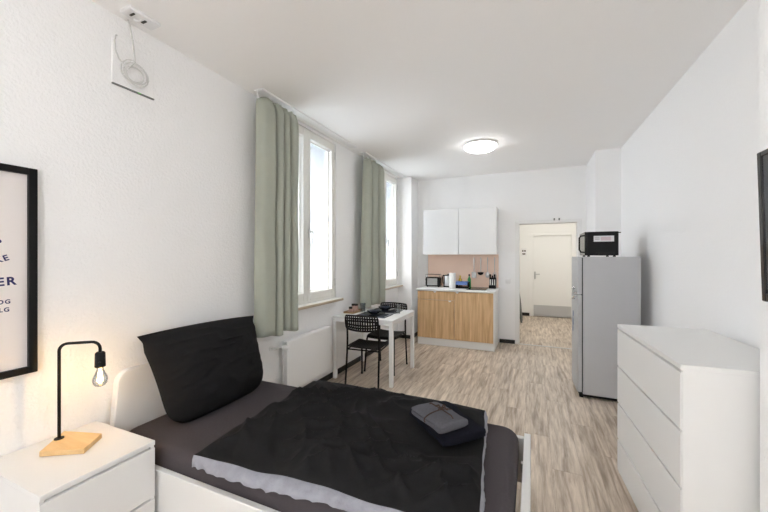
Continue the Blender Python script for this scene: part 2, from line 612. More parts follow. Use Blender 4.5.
# building across the courtyard
fb = thing('courtyard_building', 'pale building across the courtyard seen through the windows', 'building', (-11.0, 8, -3.0))
obj('facade', B(((-.4, -14, 0), (0, 22, 13))), 'outside', fb)
for r in range(4):
    for c in range(12):
        y, z = -12 + c * 2.8, 1.2 + r * 3.1
        f = obj('window_frame', B(((.0, y - .08, z - .08), (.06, y + 1.18, z)), ((.0, y - .08, z + 1.7), (.06, y + 1.18, z + 1.78)), ((.0, y - .08, z), (.06, y, z + 1.7)), ((.0, y + 1.1, z), (.06, y + 1.18, z + 1.7)), ((.0, y + .52, z), (.05, y + .58, z + 1.7))), 'white_frame', fb)
        obj('pane', B(((.0, y, z), (.03, y + 1.1, z + 1.7))), 'facade_glass', f)
struct('ground_court', B(((-14, -14, -3.2), (XL - WT - .05, 30, -3.0))), 'outside', label='courtyard ground outside the windows')

# ------------------------------------------------------------------ wall furniture helper: chests with overlay drawer fronts
def chest(name, label, cat, loc, rz, W, D, H, gaps, group=None):
    """origin at the front corner; front towards local -y, width along +x"""
    t = thing(name, label, cat, loc, rz, group)
    top = .022
    bm = B(((0, .006, 0), (.018, D - .004, H - top)), ((W - .018, .006, 0), (W, D - .004, H - top)), ((.018, D - .012, .03), (W - .018, D - .004, H - top)), ((.018, .05, .0), (W - .018, .07, .06)), ((.018, .02, H - top - .02), (W - .018, D - .02, H - top)), bev=.0012)
    obj('body', bm, 'white', t)
    obj('top_panel', B(((-.001, 0, H - top), (W + .001, D, H)), bev=.002, seg=2), 'white', t)
    lev = [H - top] + gaps + [.02]
    g = .013
    for i in range(len(lev) - 1):
        z1, z0 = lev[i] - (g if i else g), lev[i + 1] + (0.0 if i < len(lev) - 2 else 0)
        bm = bmesh.new()
        # front board with its upper edge cut back as a grip
        prism(bm, [(0, z0), (0, z1 - .002), (.002, z1), (.005, z1), (.005, z0)], 0, .0005, W - .0005)
        box(bm, (.0195, .005, z0), (W - .0195, .019, z1))
        d = obj('drawer', bm, 'white', t)
        obj('drawer_box', B(((.03, .019, z0 + .03), (.042, D - .06, z1 - .04)), ((W - .042, .019, z0 + .03), (W - .03, D - .06, z1 - .04)), ((.042, .019, z0 + .03), (W - .042, D - .06, z0 + .04))), 'white', d)
    return t


chest('chest_of_drawers', 'white chest with four wide drawers standing beside the wall pier', 'chest', (0.523, 2.746, 0), -math.pi / 2 + math.radians(3.1), .92, .48, 1.0, [.725, .48, .235])
chest('nightstand', 'white two-drawer nightstand carrying the lamp', 'nightstand', (-1.71, 0.66, 0), math.pi / 2, .43, .505, .55, [.278])

# ------------------------------------------------------------------ bed
BX0, BX1, BY0, BY1 = -2.195, -0.012, 1.112, 2.20
bed = thing('bed', 'white bed frame with rounded headboard and low footboard', 'bed', (BX0, BY0, 0))
L_, Wd = BX1 - BX0, BY1 - BY0
poly = []
r = .07
z1 = .80
for k in range(9):
    a = math.pi - k / 8 * math.pi / 2
    poly.append((.05 + r + r * math.cos(a), z1 - r + r * math.sin(a)))
for k in range(9):
    a = math.pi / 2 - k / 8 * math.pi / 2
    poly.append((Wd - .05 - r + r * math.cos(a), z1 - r + r * math.sin(a) ))
poly += [(Wd, .1), (0, .1)]
bm = bmesh.new()
prism(bm, poly, 0, 0.0, .045, .005)
obj('headboard', bm, 'white', bed)
obj('side_rail', B(((.045, 0, .12), (L_ - .036, .03, .385)), bev=.003), 'white', bed)
obj('side_rail', B(((.045, Wd - .03, .12), (L_ - .036, Wd, .385)), bev=.003), 'white', bed)
obj('footboard', B(((L_ - .036, -.0, .06), (L_, Wd, .405)), bev=.003), 'white', bed)
for lx, ly in ((.0, .0), (.0, Wd - .05)):
    obj('leg', B(((lx, ly, 0), (lx + .045, ly + .05, .12)), bev=.003), 'white', bed)
for ly in (.0, Wd - .05):
    obj('leg', B(((L_ - .036, ly, 0), (L_ - .0, ly + .05, .07)), bev=.003), 'white', bed)
obj('rail_bracket', B(((L_ - .05, Wd - .2, .28), (L_ - .036, Wd - .17, .33)), bev=.002), 'steel', bed)
for k in range(14):
    x = .12 + k * .145
    obj('slat', B(((x, .03, .262), (x + .08, Wd - .03, .28)), bev=.002), 'pine', bed)

# mattress in a charcoal fitted sheet
MX0, MX1, MY0, MY1, MZ0, MZ1 = -2.145, -.072, 1.150, 2.135, .282, .470


def rounded_slab(bm, x0, x1, y0, y1, z0, z1, rc, re, n=10, m=5):
    def ring(ins, z):
        pts = []
        rr = max(.002, rc - ins)
        for cx, cy, a0 in ((x1 - rc, y1 - rc, 0), (x0 + rc, y1 - rc, 90), (x0 + rc, y0 + rc, 180), (x1 - rc, y0 + rc, 270)):
            for k in range(n + 1):
                a = math.radians(a0 + 90 * k / n)
                pts.append((cx + rr * math.cos(a), cy + rr * math.sin(a), z))
        return pts
    rings = []
    for k in range(m + 1):
        a = math.pi / 2 * k / m
        rings.append(ring(re * (1 - math.sin(a)), z0 + re * (1 - math.cos(a))))
    for k in range(m + 1):
        a = math.pi / 2 * k / m
        rings.append(ring(re * (1 - math.cos(a)), z1 - re * (1 - math.sin(a))))
    V = [[bm.verts.new(p) for p in rg] for rg in rings]
    N = len(V[0])
    for A, Bq in zip(V, V[1:]):
        for k in range(N):
            bm.faces.new((A[k], A[(k + 1) % N], Bq[(k + 1) % N], Bq[k]))
    bm.faces.new(V[0][::-1])
    bm.faces.new(V[-1])


bm = bmesh.new()
rounded_slab(bm, MX0, MX1, MY0, MY1, MZ0, MZ1, .10, .05)
tag(obj('mattress', bm, 'sheet', smooth=True), 'mattress in a charcoal fitted sheet on the white bed', 'mattress')

# duvet: black upper cover, pale grey underside showing along the edges
dv = thing('duvet', 'black duvet with pale grey underside spread over the bed', 'duvet', (0, 0, 0))
dv_near = [(-1.455, 1.105, .535), (-1.30, 1.125, .530), (-1.10, 1.145, .525), (-.92, 1.18, .520), (-.70, 1.185, .515), (-.45, 1.19, .515), (-.17, 1.20, .515)]
dv_far = [(-1.50, 2.12, .535), (-1.30, 2.17, .53), (-1.05, 2.17, .53), (-.85, 2.17, .53), (-.65, 2.17, .53), (-.45, 2.16, .53), (-.265, 2.14, .53)]


def poly_at(P, t):
    s = t * (len(P) - 1)
    i = min(int(s), len(P) - 2)
    f = s - i
    g = lambda k: Vector(P[max(0, min(len(P) - 1, k))])
    p0, p1, p2, p3 = g(i - 1), g(i), g(i + 1), g(i + 2)
    return 0.5 * (2 * p1 + (p2 - p0) * f + (2 * p0 - 5 * p1 + 4 * p2 - p3) * f * f + (3 * p1 - p0 - 3 * p2 + p3) * f ** 3)


def wr(x, y):
    n = noise.noise(Vector((x * 3.1 + 2, y * 3.4, 1.3))) * .022
    # sharp creases: ridged noise stretched along one direction
    a = x * .8 + y * .55
    b = -x * .55 + y * .8
    n += (1 - abs(noise.noise(Vector((a * 2.2, b * 7.5, 4.2))))) ** 6 * .034
    n += (1 - abs(noise.noise(Vector((b * 2.6 + 5, a * 8.5, 9.1))))) ** 7 * .026
    n += noise.noise(Vector((x * 17, y * 15, .3))) * .0025
    return n


def duvet_top(u, v):
    p = poly_at(dv_near, u).lerp(poly_at(dv_far, u), v)
    e = min(u, 1 - u, v, 1 - v)
    eu = min(u, 1 - u) * 1.25
    ev = min(v, 1 - v) * 1.0
    k = lambda t: 1 - (1 - min(1, t / .14)) ** 2
    if v > .5:
        ev *= .55
    puff = k(eu) * k(ev)
    flat = min(1, max(0, (math.hypot((p.x + .42) / .30, (p.y - 1.80) / .30) - .75) / .5))   # pressed down under the towels
    p.z += puff * (.026 * (.3 + .7 * flat) + wr(p.x, p.y) * flat) - .006
    # small waviness of the outline
    if v < .5:
        p.y += noise.noise(Vector((p.x * 6, 0, 2))) * .012 * (1 - min(1, v / .2))
    if u > .5:
        p.x += noise.noise(Vector((0, p.y * 7, 5))) * .010 * (1 - min(1, (1 - u) / .2))
    return p


bm = bmesh.new()
surf(bm, duvet_top, 120, 100)
obj('cover_top', bm, 'black_cotton', dv, smooth=True)
bm = bmesh.new()


def skirt(edge, out, flare, n=90):
    def f(u, v):
        t = edge(u)
        d = Vector(out)
        a = v * math.pi / 2
        w = flare(u)
        drop = t.z - (MZ1 + .006)
        q = t + d * w * math.sin(a) * (1.0) + Vector((0, 0, -drop * (1 - math.cos(a)) ** .8))
        q += d * noise.noise(Vector((u * 23, v * 1.5, 7))) * min(.012, w * .5) * v + d * noise.noise(Vector((u * 60, v * 2.5, 1))) * .004 * v
        q.z += abs(noise.noise(Vector((u * 17, v * 3, 3)))) * .012 * v
        return q
    surf(bm, f, n, 6)


skirt(lambda u: duvet_top(u, 0), (0, -1, 0), lambda u: .012 + .022 * min(1, u * 6) + .028 * math.exp(-((u - .5) / .16) ** 2))
skirt(lambda u: duvet_top(1, u), (1, 0, 0), lambda u: .010 + .004 * math.sin(u * 9), 70)
skirt(lambda u: duvet_top(u, 1), (0, 1, 0), lambda u: .004)
skirt(lambda u: duvet_top(0, u), (-1, 0, 0), lambda u: .004, 70)
surf(bm, lambda u, v: Vector((poly_at(dv_near, u).lerp(poly_at(dv_far, u), v).x, poly_at(dv_near, u).lerp(poly_at(dv_far, u), v).y, MZ1 + .004)), 12, 8)
obj('cover_underside', bm, 'grey_cotton', dv, smooth=True)

# pillow, leaning on the headboard and wall
P_TL, P_TR = Vector((-2.115, 1.240, .990)), Vector((-2.10, 2.140, .972))
P_BL, P_BR = Vector((-1.872, 1.268, .476)), Vector((-1.865, 2.025, .478))


def pillow_pt(u, v, side):
    # u across 0..1, v up 0..1
    a, b = 2 * u - 1, 2 * v - 1
    # rounded lower corners, pinched sides, sharp upper ears
    if v < .5:
        k = 1 - .06 * (abs(a) ** 2) * (1 - v * 2) ** 2
    p = P_BL.lerp(P_BR, u).lerp(P_TL.lerp(P_TR, u), v)
    ax = (P_BR - P_BL).normalized()
    up = (P_TL - P_BL).normalized()
    nrm = ax.cross(up).normalized()
    if nrm.x < 0:
        nrm = -nrm
    ins = .022 * (1 - b * b) * a                         # sides pull in between the corners
    if v > .5:
        ins += .016 * a * max(0, 1 - abs(v - .92) / .10)
    p = p - ax * ins
    p = p + up * (+.014 * (1 - a * a) * max(0, b) )       # top edge sags a little
    lowr = max(0, -b)
    p = p + up * (.036 * (abs(a) ** 6) * lowr ** 4) - ax * a * .055 * abs(a) ** 3 * lowr ** 5
    p = p + up * (-.006 * (1 - a * a) * lowr)
    th = (max(0, 1 - abs(a) ** 2.6) ** .62) * (max(0, 1 - abs(b) ** 2.8) ** .6)
    bulge = .092 * (1.2 - .4 * b)
    w = noise.noise(Vector((u * 4, v * 4, 3))) * .012 + (1 - abs(noise.noise(Vector((u * 3 + v * 2, v * 9 - u * 3, 8))))) ** 5 * .018
    edgew = math.exp(-((1 - abs(a)) / .22) ** 2) * math.sin(v * 46 + 3 * noise.noise(Vector((v * 6, u * 2, 1)))) * .006
    t = th * (bulge + w + edgew)
    return p + nrm * (t * (1.0 if side > 0 else -.62))


bm = bmesh.new()
surf(bm, lambda u, v: pillow_pt(u, v, 1), 60, 56)
surf(bm, lambda u, v: pillow_pt(u, v, -1), 60, 56)
bmesh.ops.remove_doubles(bm, verts=bm.verts[:], dist=1e-5)
tag(obj('pillow', bm, 'black_cotton', smooth=True), 'big square black pillow leaning on the headboard', 'pillow')


# folded towels
def soft_block(bm, L, W, H, rnd, amp, seed, layers=0):
    """a folded towel: one rounded fold at -x, layered edge at +x"""
    nu, nv = 34, 28
    n = 26
    rings = []
    for i in range(nu + 1):
        s = i / nu
        x = -L / 2 + L * s
        e = min(1.0, (s + .002) / .16)
        e2 = min(1.0, (1 - s + .002) / .05)
        hh = H / 2 * math.sqrt(max(0.02, 1 - (1 - e) ** 2)) * math.sqrt(max(.25, 1 - (1 - e2) ** 2))
        ww = W / 2 * (0.72 + .28 * math.sqrt(max(0, 1 - (1 - e) ** 2)))
        rg = []
        for k in range(n):
            a = 2 * math.pi * k / n
            ca, sa = math.cos(a), math.sin(a)
            pw = .38
            y = ww * math.copysign(abs(ca) ** pw, ca)
            z = hh * math.copysign(abs(sa) ** .5, sa)
            q = Vector((x, y, H / 2 + z))
            d = noise.noise(q * 11 + Vector((seed, 0, 0))) * amp
            if layers and abs(ca) > .6:
                d -= .004 * math.cos(z / H * layers * 2 * math.pi)
            q += Vector((0, ca, sa * (.6 if sa > 0 else 0))) * d
            rg.append(bm.verts.new(q))
        rings.append(rg)
    for A, Bq in zip(rings, rings[1:]):
        for k in range(n):
            bm.faces.new((A[k], A[(k + 1) % n], Bq[(k + 1) % n], Bq[k]))
    bm.faces.new(rings[0][::-1])
    bm.faces.new(rings[-1])


DZT = .541
ta = math.atan2(-.276, .285)
bm = bmesh.new()
soft_block(bm, .39, .25, .062, .03, .016, 3, 2)
tn = tag(obj('towel', bm, 'navy_terry', smooth=True), 'thick folded navy towel lying on the duvet', 'towel')
tn.location = (-.44, 1.815, DZT)
tn.rotation_euler = (0, 0, ta)
tg = thing('towel', 'grey folded towel tied with twine on top of the navy towel', 'towel', (-.452, 1.725, DZT + .071), ta + .12)
bm = bmesh.new()
soft_block(bm, .265, .175, .046, .03, .010, 11, 2)
obj('folded_cloth', bm, 'grey_terry', tg, smooth=True)
bm = bmesh.new()
tube(bm, [(.01, .093 * math.cos(a), (.026 + .030 * math.sin(a))) for a in [2 * math.pi * k / 20 for k in range(20)]], .003, 6, True)
tube(bm, [(-.122 + .25 * k / 12, .018, .0525 + .004 * math.sin(math.pi * k / 12) - .03 * max(0, abs(k - 6) - 4.5)) for k in range(13)], .003, 6)
tw = obj('twine', bm, 'twine', tg, smooth=True)
bm = bmesh.new()
for k in range(4):
    a = k * 1.6 + .3
    tube(bm, [(.01, .018, .060), (.01 + .018 * math.cos(a), .018 + .018 * math.sin(a), .074), (.01 + .036 * math.cos(a), .018 + .036 * math.sin(a), .062)], .0035, 6)
obj('bow', bm, 'twine', tw, smooth=True)

# ------------------------------------------------------------------ lamp on the nightstand
lp = thing('table_lamp', 'black bent-pole table lamp with bare bulb on a wooden base', 'lamp', (-2.107, .885, .55))
o_ = Vector((-2.107, .885, 0))
base = [(-2.049, .789), (-1.891, .884), (-1.975, .998), (-2.179, .935)]
bm = bmesh.new()
prism(bm, [(x - o_.x, y - o_.y) for x, y in base], 2, 0, .024, .002)
obj('base', bm, 'pine', lp)
bm = bmesh.new()
lathe(bm, [(0, .024), (.019, .024), (.019, .028), (0, .028)], 20)
obj('pole_flange', bm, 'black', lp, smooth=True)
ud = Vector((.75, .66, 0)).normalized()
S, ZT, RB = .165, 1.033 - .55, .035
pts = [Vector((0, 0, .026)), Vector((0, 0, .25)), Vector((0, 0, ZT - RB))]
for k in range(1, 7):
    a = math.pi / 2 * k / 6
    pts.append(ud * (RB - RB * math.cos(a)) + Vector((0, 0, ZT - RB + RB * math.sin(a))))
for k in range(0, 7):
    a = math.pi / 2 * k / 6
    pts.append(ud * (S - RB + RB * math.sin(a)) + Vector((0, 0, ZT - RB + RB * math.cos(a))))
pts.append(ud * S + Vector((0, 0, ZT - .06)))
bm = bmesh.new()
tube(bm, pts, .0068, 10)
obj('pole', bm, 'black', lp, smooth=True)
c = ud * S
bm = bmesh.new()
lathe(bm, [(0, ZT - .052), (.016, ZT - .052), (.021, ZT - .058), (.0225, ZT - .125), (.019, ZT - .128), (0, ZT - .128)], 24, c)
sk = obj('socket', bm, 'black', lp, smooth=True)
bm = bmesh.new()
tube(bm, [c + Vector((.02, -.012, ZT - .10)), c + Vector((.028, -.016, ZT - .10))], .005, 8)
obj('switch', bm, 'black', sk, smooth=True)
bm = bmesh.new()
lathe(bm, [(.013, ZT - .128), (.014, ZT - .14), (.022, ZT - .160), (.030, ZT - .180), (.0315, ZT - .192), (.029, ZT - .207), (.021, ZT - .219), (.009, ZT - .2245), (0, ZT - .225)], 24, c)
bl = obj('bulb', bm, 'clear', lp, smooth=True)
bm = bmesh.new()
for k in range(4):
    a = k * math.pi / 2 + .4
    tube(bm, [c + Vector((.005 * math.cos(a), .005 * math.sin(a), ZT - .15)), c + Vector((.010 * math.cos(a + .3), .010 * math.sin(a + .3), ZT - .20))], .0024, 5)
    tube(bm, [c + Vector((.010 * math.cos(a + .3), .010 * math.sin(a + .3), ZT - .20)), c + Vector((.005 * math.cos(a + 1.5), .005 * math.sin(a + 1.5), ZT - .15))], .0024, 5)
obj('filament', bm, 'filament', bl)
l = bpy.data.lights.new('bulb_light', 'POINT')
l.energy = BULB_W
l.color = (1.0, .62, .30)
l.shadow_soft_size = .012
lo = bpy.data.objects.new('bulb_light', l)
col.objects.link(lo)
lo.parent = lp
lo.location = c + Vector((0, 0, ZT - .178))

# ------------------------------------------------------------------ framed poster on the wall
fx = thing('framed_poster', 'black framed poster with dark blue hand lettering', 'picture', (XL, .1395, .903))
FW, FH, fb_ = .70, .975, .031
obj('frame', B(((.0, 0, 0), (.03, fb_, FH)), ((.0, FW - fb_, 0), (.03, FW, FH)), ((0, fb_, 0), (.03, FW - fb_, fb_)), ((0, fb_, FH - fb_), (.03, FW - fb_, FH)), bev=.002), 'black', fx)
pr = obj('print', B(((.004, fb_ - .004, fb_ - .004), (.010, FW - fb_ + .004, FH - fb_ + .004))), 'paper', fx)


def letters(txt, px, py, size, rot=0.0):
    p = on_x(px, py, XL + .0105)
    cu = bpy.data.curves.new('lettering', 'FONT')
    cu.body = txt
    cu.size = size
    cu.align_x = 'RIGHT'
    cu.align_y = 'CENTER'
    cu.extrude = .0003
    cu.offset = .0016 * size / .05
    cu.space_character = 1.25
    tmp = bpy.data.objects.new('tmp', cu)
    col.objects.link(tmp)
    dg = bpy.context.evaluated_depsgraph_get()
    me = bpy.data.meshes.new_from_object(tmp.evaluated_get(dg))
    bpy.data.objects.remove(tmp)
    me.transform(Matrix(((0, 0, 1), (1, 0, 0), (0, 1, 0))).to_4x4() @ Matrix.Rotation(rot, 4, 'Z'))
    me.materials.clear()
    me.materials.append(M['ink'])
    o = bpy.data.objects.new('lettering', me)
    col.objects.link(o)
    o.parent = pr
    o.location = p - Vector(fx.location)
    return o


letters('.', 2.2, 236.5, .09)
letters('KE', 8.4, 257.5, .036, .35)
letters('ER', 15.8, 281, .052, .06)
letters('OG', 10.6, 301.5, .026, .02)
letters('LG', 9.6, 309.5, .026, .02)

# ------------------------------------------------------------------ cable coil, access panel and ceiling outlet over the bed
ap = thing('wall_panel', 'white square access panel below the ceiling with a dark strip as the shadow below it', 'panel', (XL, 1.168, 2.452))
obj('cover', B(((0, 0, .008), (.007, .236, .27)), bev=.002), 'wall_smooth', ap)
gp = obj('gap_shadow_strip', B(((0, 0, 0), (.012, .236, .008)), bev=.001), 'grey_plastic', ap)  # grey strip stands in for the shadow under the panel
obj('green_mark', B(((.011, .135, .001), (.0135, .155, .007))), 'green_led', gp)
cbl = bmesh.new()
cc = Vector((XL + .036, 1.275, 2.555))
pts = [(XL + .02, 1.245, 2.86), (XL + .03, 1.25, 2.82), (XL + .03, 1.268, 2.72), (XL + .034, 1.275, 2.63)]
for k in range(0, 73):
    a = math.pi / 2 - k / 72 * 4.0 * 2 * math.pi
    rr = .052 + .018 * math.sin(k * .21)
    pts.append((cc.x + .006 * math.sin(k * .35), cc.y + rr * 1.05 * math.cos(a) + .008 * math.sin(k * .09), cc.z + rr * math.sin(a) - .012 * math.sin(k * .05)))
pts += [(cc.x, 1.235, 2.56), (XL + .03, 1.19, 2.60), (XL + .03, 1.172, 2.64), (XL + .02, 1.172, 2.70), (XL + .012, 1.184, 2.735), (XL + .0, 1.196, 2.745)]
tube(cbl, pts, .0042, 6)
tag(obj('cable', cbl, 'cable', smooth=True), 'thin white cable coiled on the wall below the ceiling', 'cable')
co = thing('ceiling_outlet', 'small white ceiling terminal plate with two dark connectors', 'outlet', (-2.145, 1.170, ZC))
obj('plate', B(((0, 0, -.022), (.095, .175, 0)), bev=.004), 'white_plastic', co)
obj('terminal', B(((.034, .030, -.028), (.072, .042, -.022)), bev=.002), 'brass_dark', co)
obj('terminal', B(((.030, .095, -.028), (.068, .110, -.022)), bev=.002), 'brass_dark', co)
bm = bmesh.new()
tube(bm, [(.02 + .0, .065, -.022), (.03, .07, -.034), (.05, .075, -.034), (.06, .08, -.022)], .006, 6)
obj('clip', bm, 'white_plastic', co, smooth=True)


# ------------------------------------------------------------------ curtains and rails
def curtain(name, label, y0, y1, z0, plan, seed, y0t, y1t):
    t = thing(name, label, 'curtain', (XL, (y0 + y1) / 2, z0), 0, 'sage curtains')
    yc = (y0 + y1) / 2
    H = ZC - .045 - z0

    def f(u, v):
        # u along the width, v from bottom 0 to top 1; plan holds the folds as (share of the width, distance from the wall)
        q = poly_at(plan, u)
        sw = .012 * noise.noise(Vector((q.x * 3, v * 1.6, seed)))
        top = max(0, (v - .955) / .045)
        x = .140 + 1.25 * (q.y - .135) * (1 - .18 * v) + noise.noise(Vector((u * 6, v * 4, seed + 3))) * .010
        x = x * (1 - top) + (.128 + .45 * (q.y - .135)) * top
        x += .010 * math.sin(u * 58 + seed) * max(0, (v - .90) / .10)
        a = y0 + (y0t - y0) * v
        b = y1 + (y1t - y1) * v
        y = a + (b - a) * q.x + sw
        droop = top * (.05 * max(0, 1 - u / .2) ** 2 + .014 * abs(math.sin(u * 31)))
        z = z0 + H * v + (.014 * math.sin(u * 11 + seed) * (1 - v)) - droop
        return Vector((x, y - yc, z - z0))
    bm = bmesh.new()
    surf(bm, f, 220, 50)
    fab = obj('fabric', bm, 'sage', t, smooth=True)
    s = fab.modifiers.new('thickness', 'SOLIDIFY')
    s.thickness = .003
    # hem band and heading hooks
    for k in range(7):
        u = .04 + .92 * k / 6
        p = f(u, 1)
        bm = bmesh.new()
        tube(bm, [p + Vector((0, 0, -.012)), Vector((.118, p.y, H + .006)), Vector((.118, p.y, H + .029))], .004, 6)
        obj('hook', bm, 'white_plastic', t, smooth=True)
    return t


PLAN_A = [(0, .105, 0), (.015, .15, 0), (.06, .178, 0), (.17, .186, 0), (.27, .188, 0), (.325, .175, 0), (.335, .13, 0), (.345, .095, 0), (.375, .095, 0), (.385, .135, 0), (.41, .175, 0), (.47, .19, 0), (.525, .175, 0), (.53, .13, 0), (.54, .09, 0), (.565, .09, 0), (.575, .135, 0), (.60, .175, 0), (.655, .188, 0), (.70, .17, 0), (.705, .125, 0), (.715, .09, 0), (.745, .095, 0), (.76, .14, 0), (.80, .18, 0), (.88, .186, 0), (.95, .175, 0), (1, .13, 0)]
PLAN_B = [(0, .11, 0), (.02, .15, 0), (.07, .18, 0), (.17, .19, 0), (.235, .175, 0), (.245, .13, 0), (.255, .09, 0), (.29, .09, 0), (.305, .135, 0), (.34, .178, 0), (.44, .19, 0), (.55, .186, 0), (.60, .17, 0), (.61, .125, 0), (.62, .092, 0), (.66, .095, 0), (.675, .14, 0), (.71, .178, 0), (.80, .19, 0), (.93, .182, 0), (1, .13, 0)]
curtain('curtain', 'sage green curtain hanging beside the pillow end of the bed', 2.155, 2.655, 0.775, PLAN_A, .7, 2.165, 2.66)
curtain('curtain', 'sage green curtain hanging above the dining table', 4.04, 4.735, .772, PLAN_B, 2.1, 4.10, 4.70)
for y0, y1, lab in ((2.20, 3.84, 'white ceiling curtain rail over the bed-side window'), (4.10, 5.69, 'white ceiling curtain rail over the dining table window')):
    t = thing('curtain_rail', lab, 'curtain rail', (XL, y0, ZC))
    obj('track', B(((.07, 0, -.014), (.16, y1 - y0, 0)), bev=.003), 'white_plastic', t)
    obj('end_cap', B(((.068, -.006, -.015), (.162, 0, 0)), bev=.002), 'white_plastic', t)
    obj('end_cap', B(((.068, y1 - y0, -.015), (.162, y1 - y0 + .006, 0)), bev=.002), 'white_plastic', t)

# ------------------------------------------------------------------ radiator
rd = thing('radiator', 'flat white panel radiator under the window', 'radiator', (XL, 2.575, .165))
RW, RH = .79, .485
obj('front_panel', B(((.085, 0, 0), (.10, RW, RH)), bev=.006, seg=2), 'white_metal', rd)
obj('back_panel', B(((.03, .01, .01), (.042, RW - .01, RH - .01)), bev=.004), 'white_metal', rd)
bm = bmesh.new()
for k in range(18):
    y = .03 + k * (RW - .06) / 17
    box(bm, (.042, y - .004, .03), (.085, y + .004, RH - .03))
obj('fin', bm, 'white_metal', rd)
obj('side_cover', B(((.03, RW - .004, .0), (.085, RW, RH)), bev=.001), 'white_metal', rd)
obj('top_grille', B(((.03, 0, RH - .004), (.088, RW, RH + .002)), bev=.001), 'white_metal', rd)
bm = bmesh.new()
tube(bm, [(.0, -.105, .44), (.05, -.105, .44), (.062, -.095, .44), (.064, 0, .44)], .011, 8)
tube(bm, [(.0, -.105, .44), (.006, -.105, .44)], .026, 12)
vp = obj('pipe', bm, 'white_metal', rd, smooth=True)
bm = bmesh.new()
c0 = Vector((.064, -.03, .44))
tube(bm, [c0 + Vector((.0, 0, 0)), c0 + Vector((.02, 0, .0)), c0 + Vector((.021, 0, 0)), c0 + Vector((.075, .0, .0)), c0 + Vector((.085, 0, 0))], [.013, .013, .024, .023, .015], 16)
obj('thermostat', bm, 'white_plastic', vp, smooth=True)
for y in (.12, RW - .12):
    obj('bracket', B(((0, y, .06), (.03, y + .03, RH - .06))), 'white_metal', rd)

# ------------------------------------------------------------------ dining table, chairs
TX0, TX1, TY0, TY1, TZ = -2.196, -1.42, 3.485, 4.255, .745
tb = thing('dining_table', 'small square white dining table against the window wall', 'table', (TX0, TY0, 0))
tw_, tl_ = TX1 - TX0, TY1 - TY0
obj('tabletop', B(((0, 0, TZ - .024), (tw_, tl_, TZ)), bev=.004, seg=2), 'white', tb)
obj('apron', B(((.045, .006, TZ - .06), (tw_ - .045, .03, TZ - .024)), ((.045, tl_ - .03, TZ - .06), (tw_ - .045, tl_ - .006, TZ - .024)), ((.006, .045, TZ - .06), (.03, tl_ - .045, TZ - .024)), ((tw_ - .03, .045, TZ - .06), (tw_ - .006, tl_ - .045, TZ - .024))), 'white_metal', tb)
for lx in (.004, tw_ - .046):
    for ly in (.004, tl_ - .046):
        obj('leg', B(((lx, ly, 0), (lx + .042, ly + .042, TZ - .024)), bev=.003), 'white_metal', tb)


def perforated(bm, fn, nu, nv, hole, th):
    """curved plate fn(u,v)->point,normal with rounded-square holes"""
    def lay(off):
        out = {}
        for i in range(nu):
            for j in range(nv):
                u0, u1, v0, v1 = i / nu, (i + 1) / nu, j / nv, (j + 1) / nv
                hu, hv = (u1 - u0) * (1 - hole) / 2, (v1 - v0) * (1 - hole) / 2
                O = [(u0, v0), (u1, v0), (u1, v1), (u0, v1)]
                I = [(u0 + hu, v0 + hv), (u1 - hu, v0 + hv), (u1 - hu, v1 - hv), (u0 + hu, v1 - hv)]
                Vo = [bm.verts.new(fn(*q, off)) for q in O]
                Vi = [bm.verts.new(fn(*q, off)) for q in I]
                out[i, j] = (Vo, Vi)
                for k in range(4):
                    q = (Vo[k], Vo[(k + 1) % 4], Vi[(k + 1) % 4], Vi[k])
                    bm.faces.new(q if off > 0 else q[::-1])
        return out
    A, Bq = lay(th / 2), lay(-th / 2)
    for key in A:
        for k in range(4):
            a, b = A[key][1], Bq[key][1]
            bm.faces.new((a[k], a[(k + 1) % 4], b[(k + 1) % 4], b[k]))


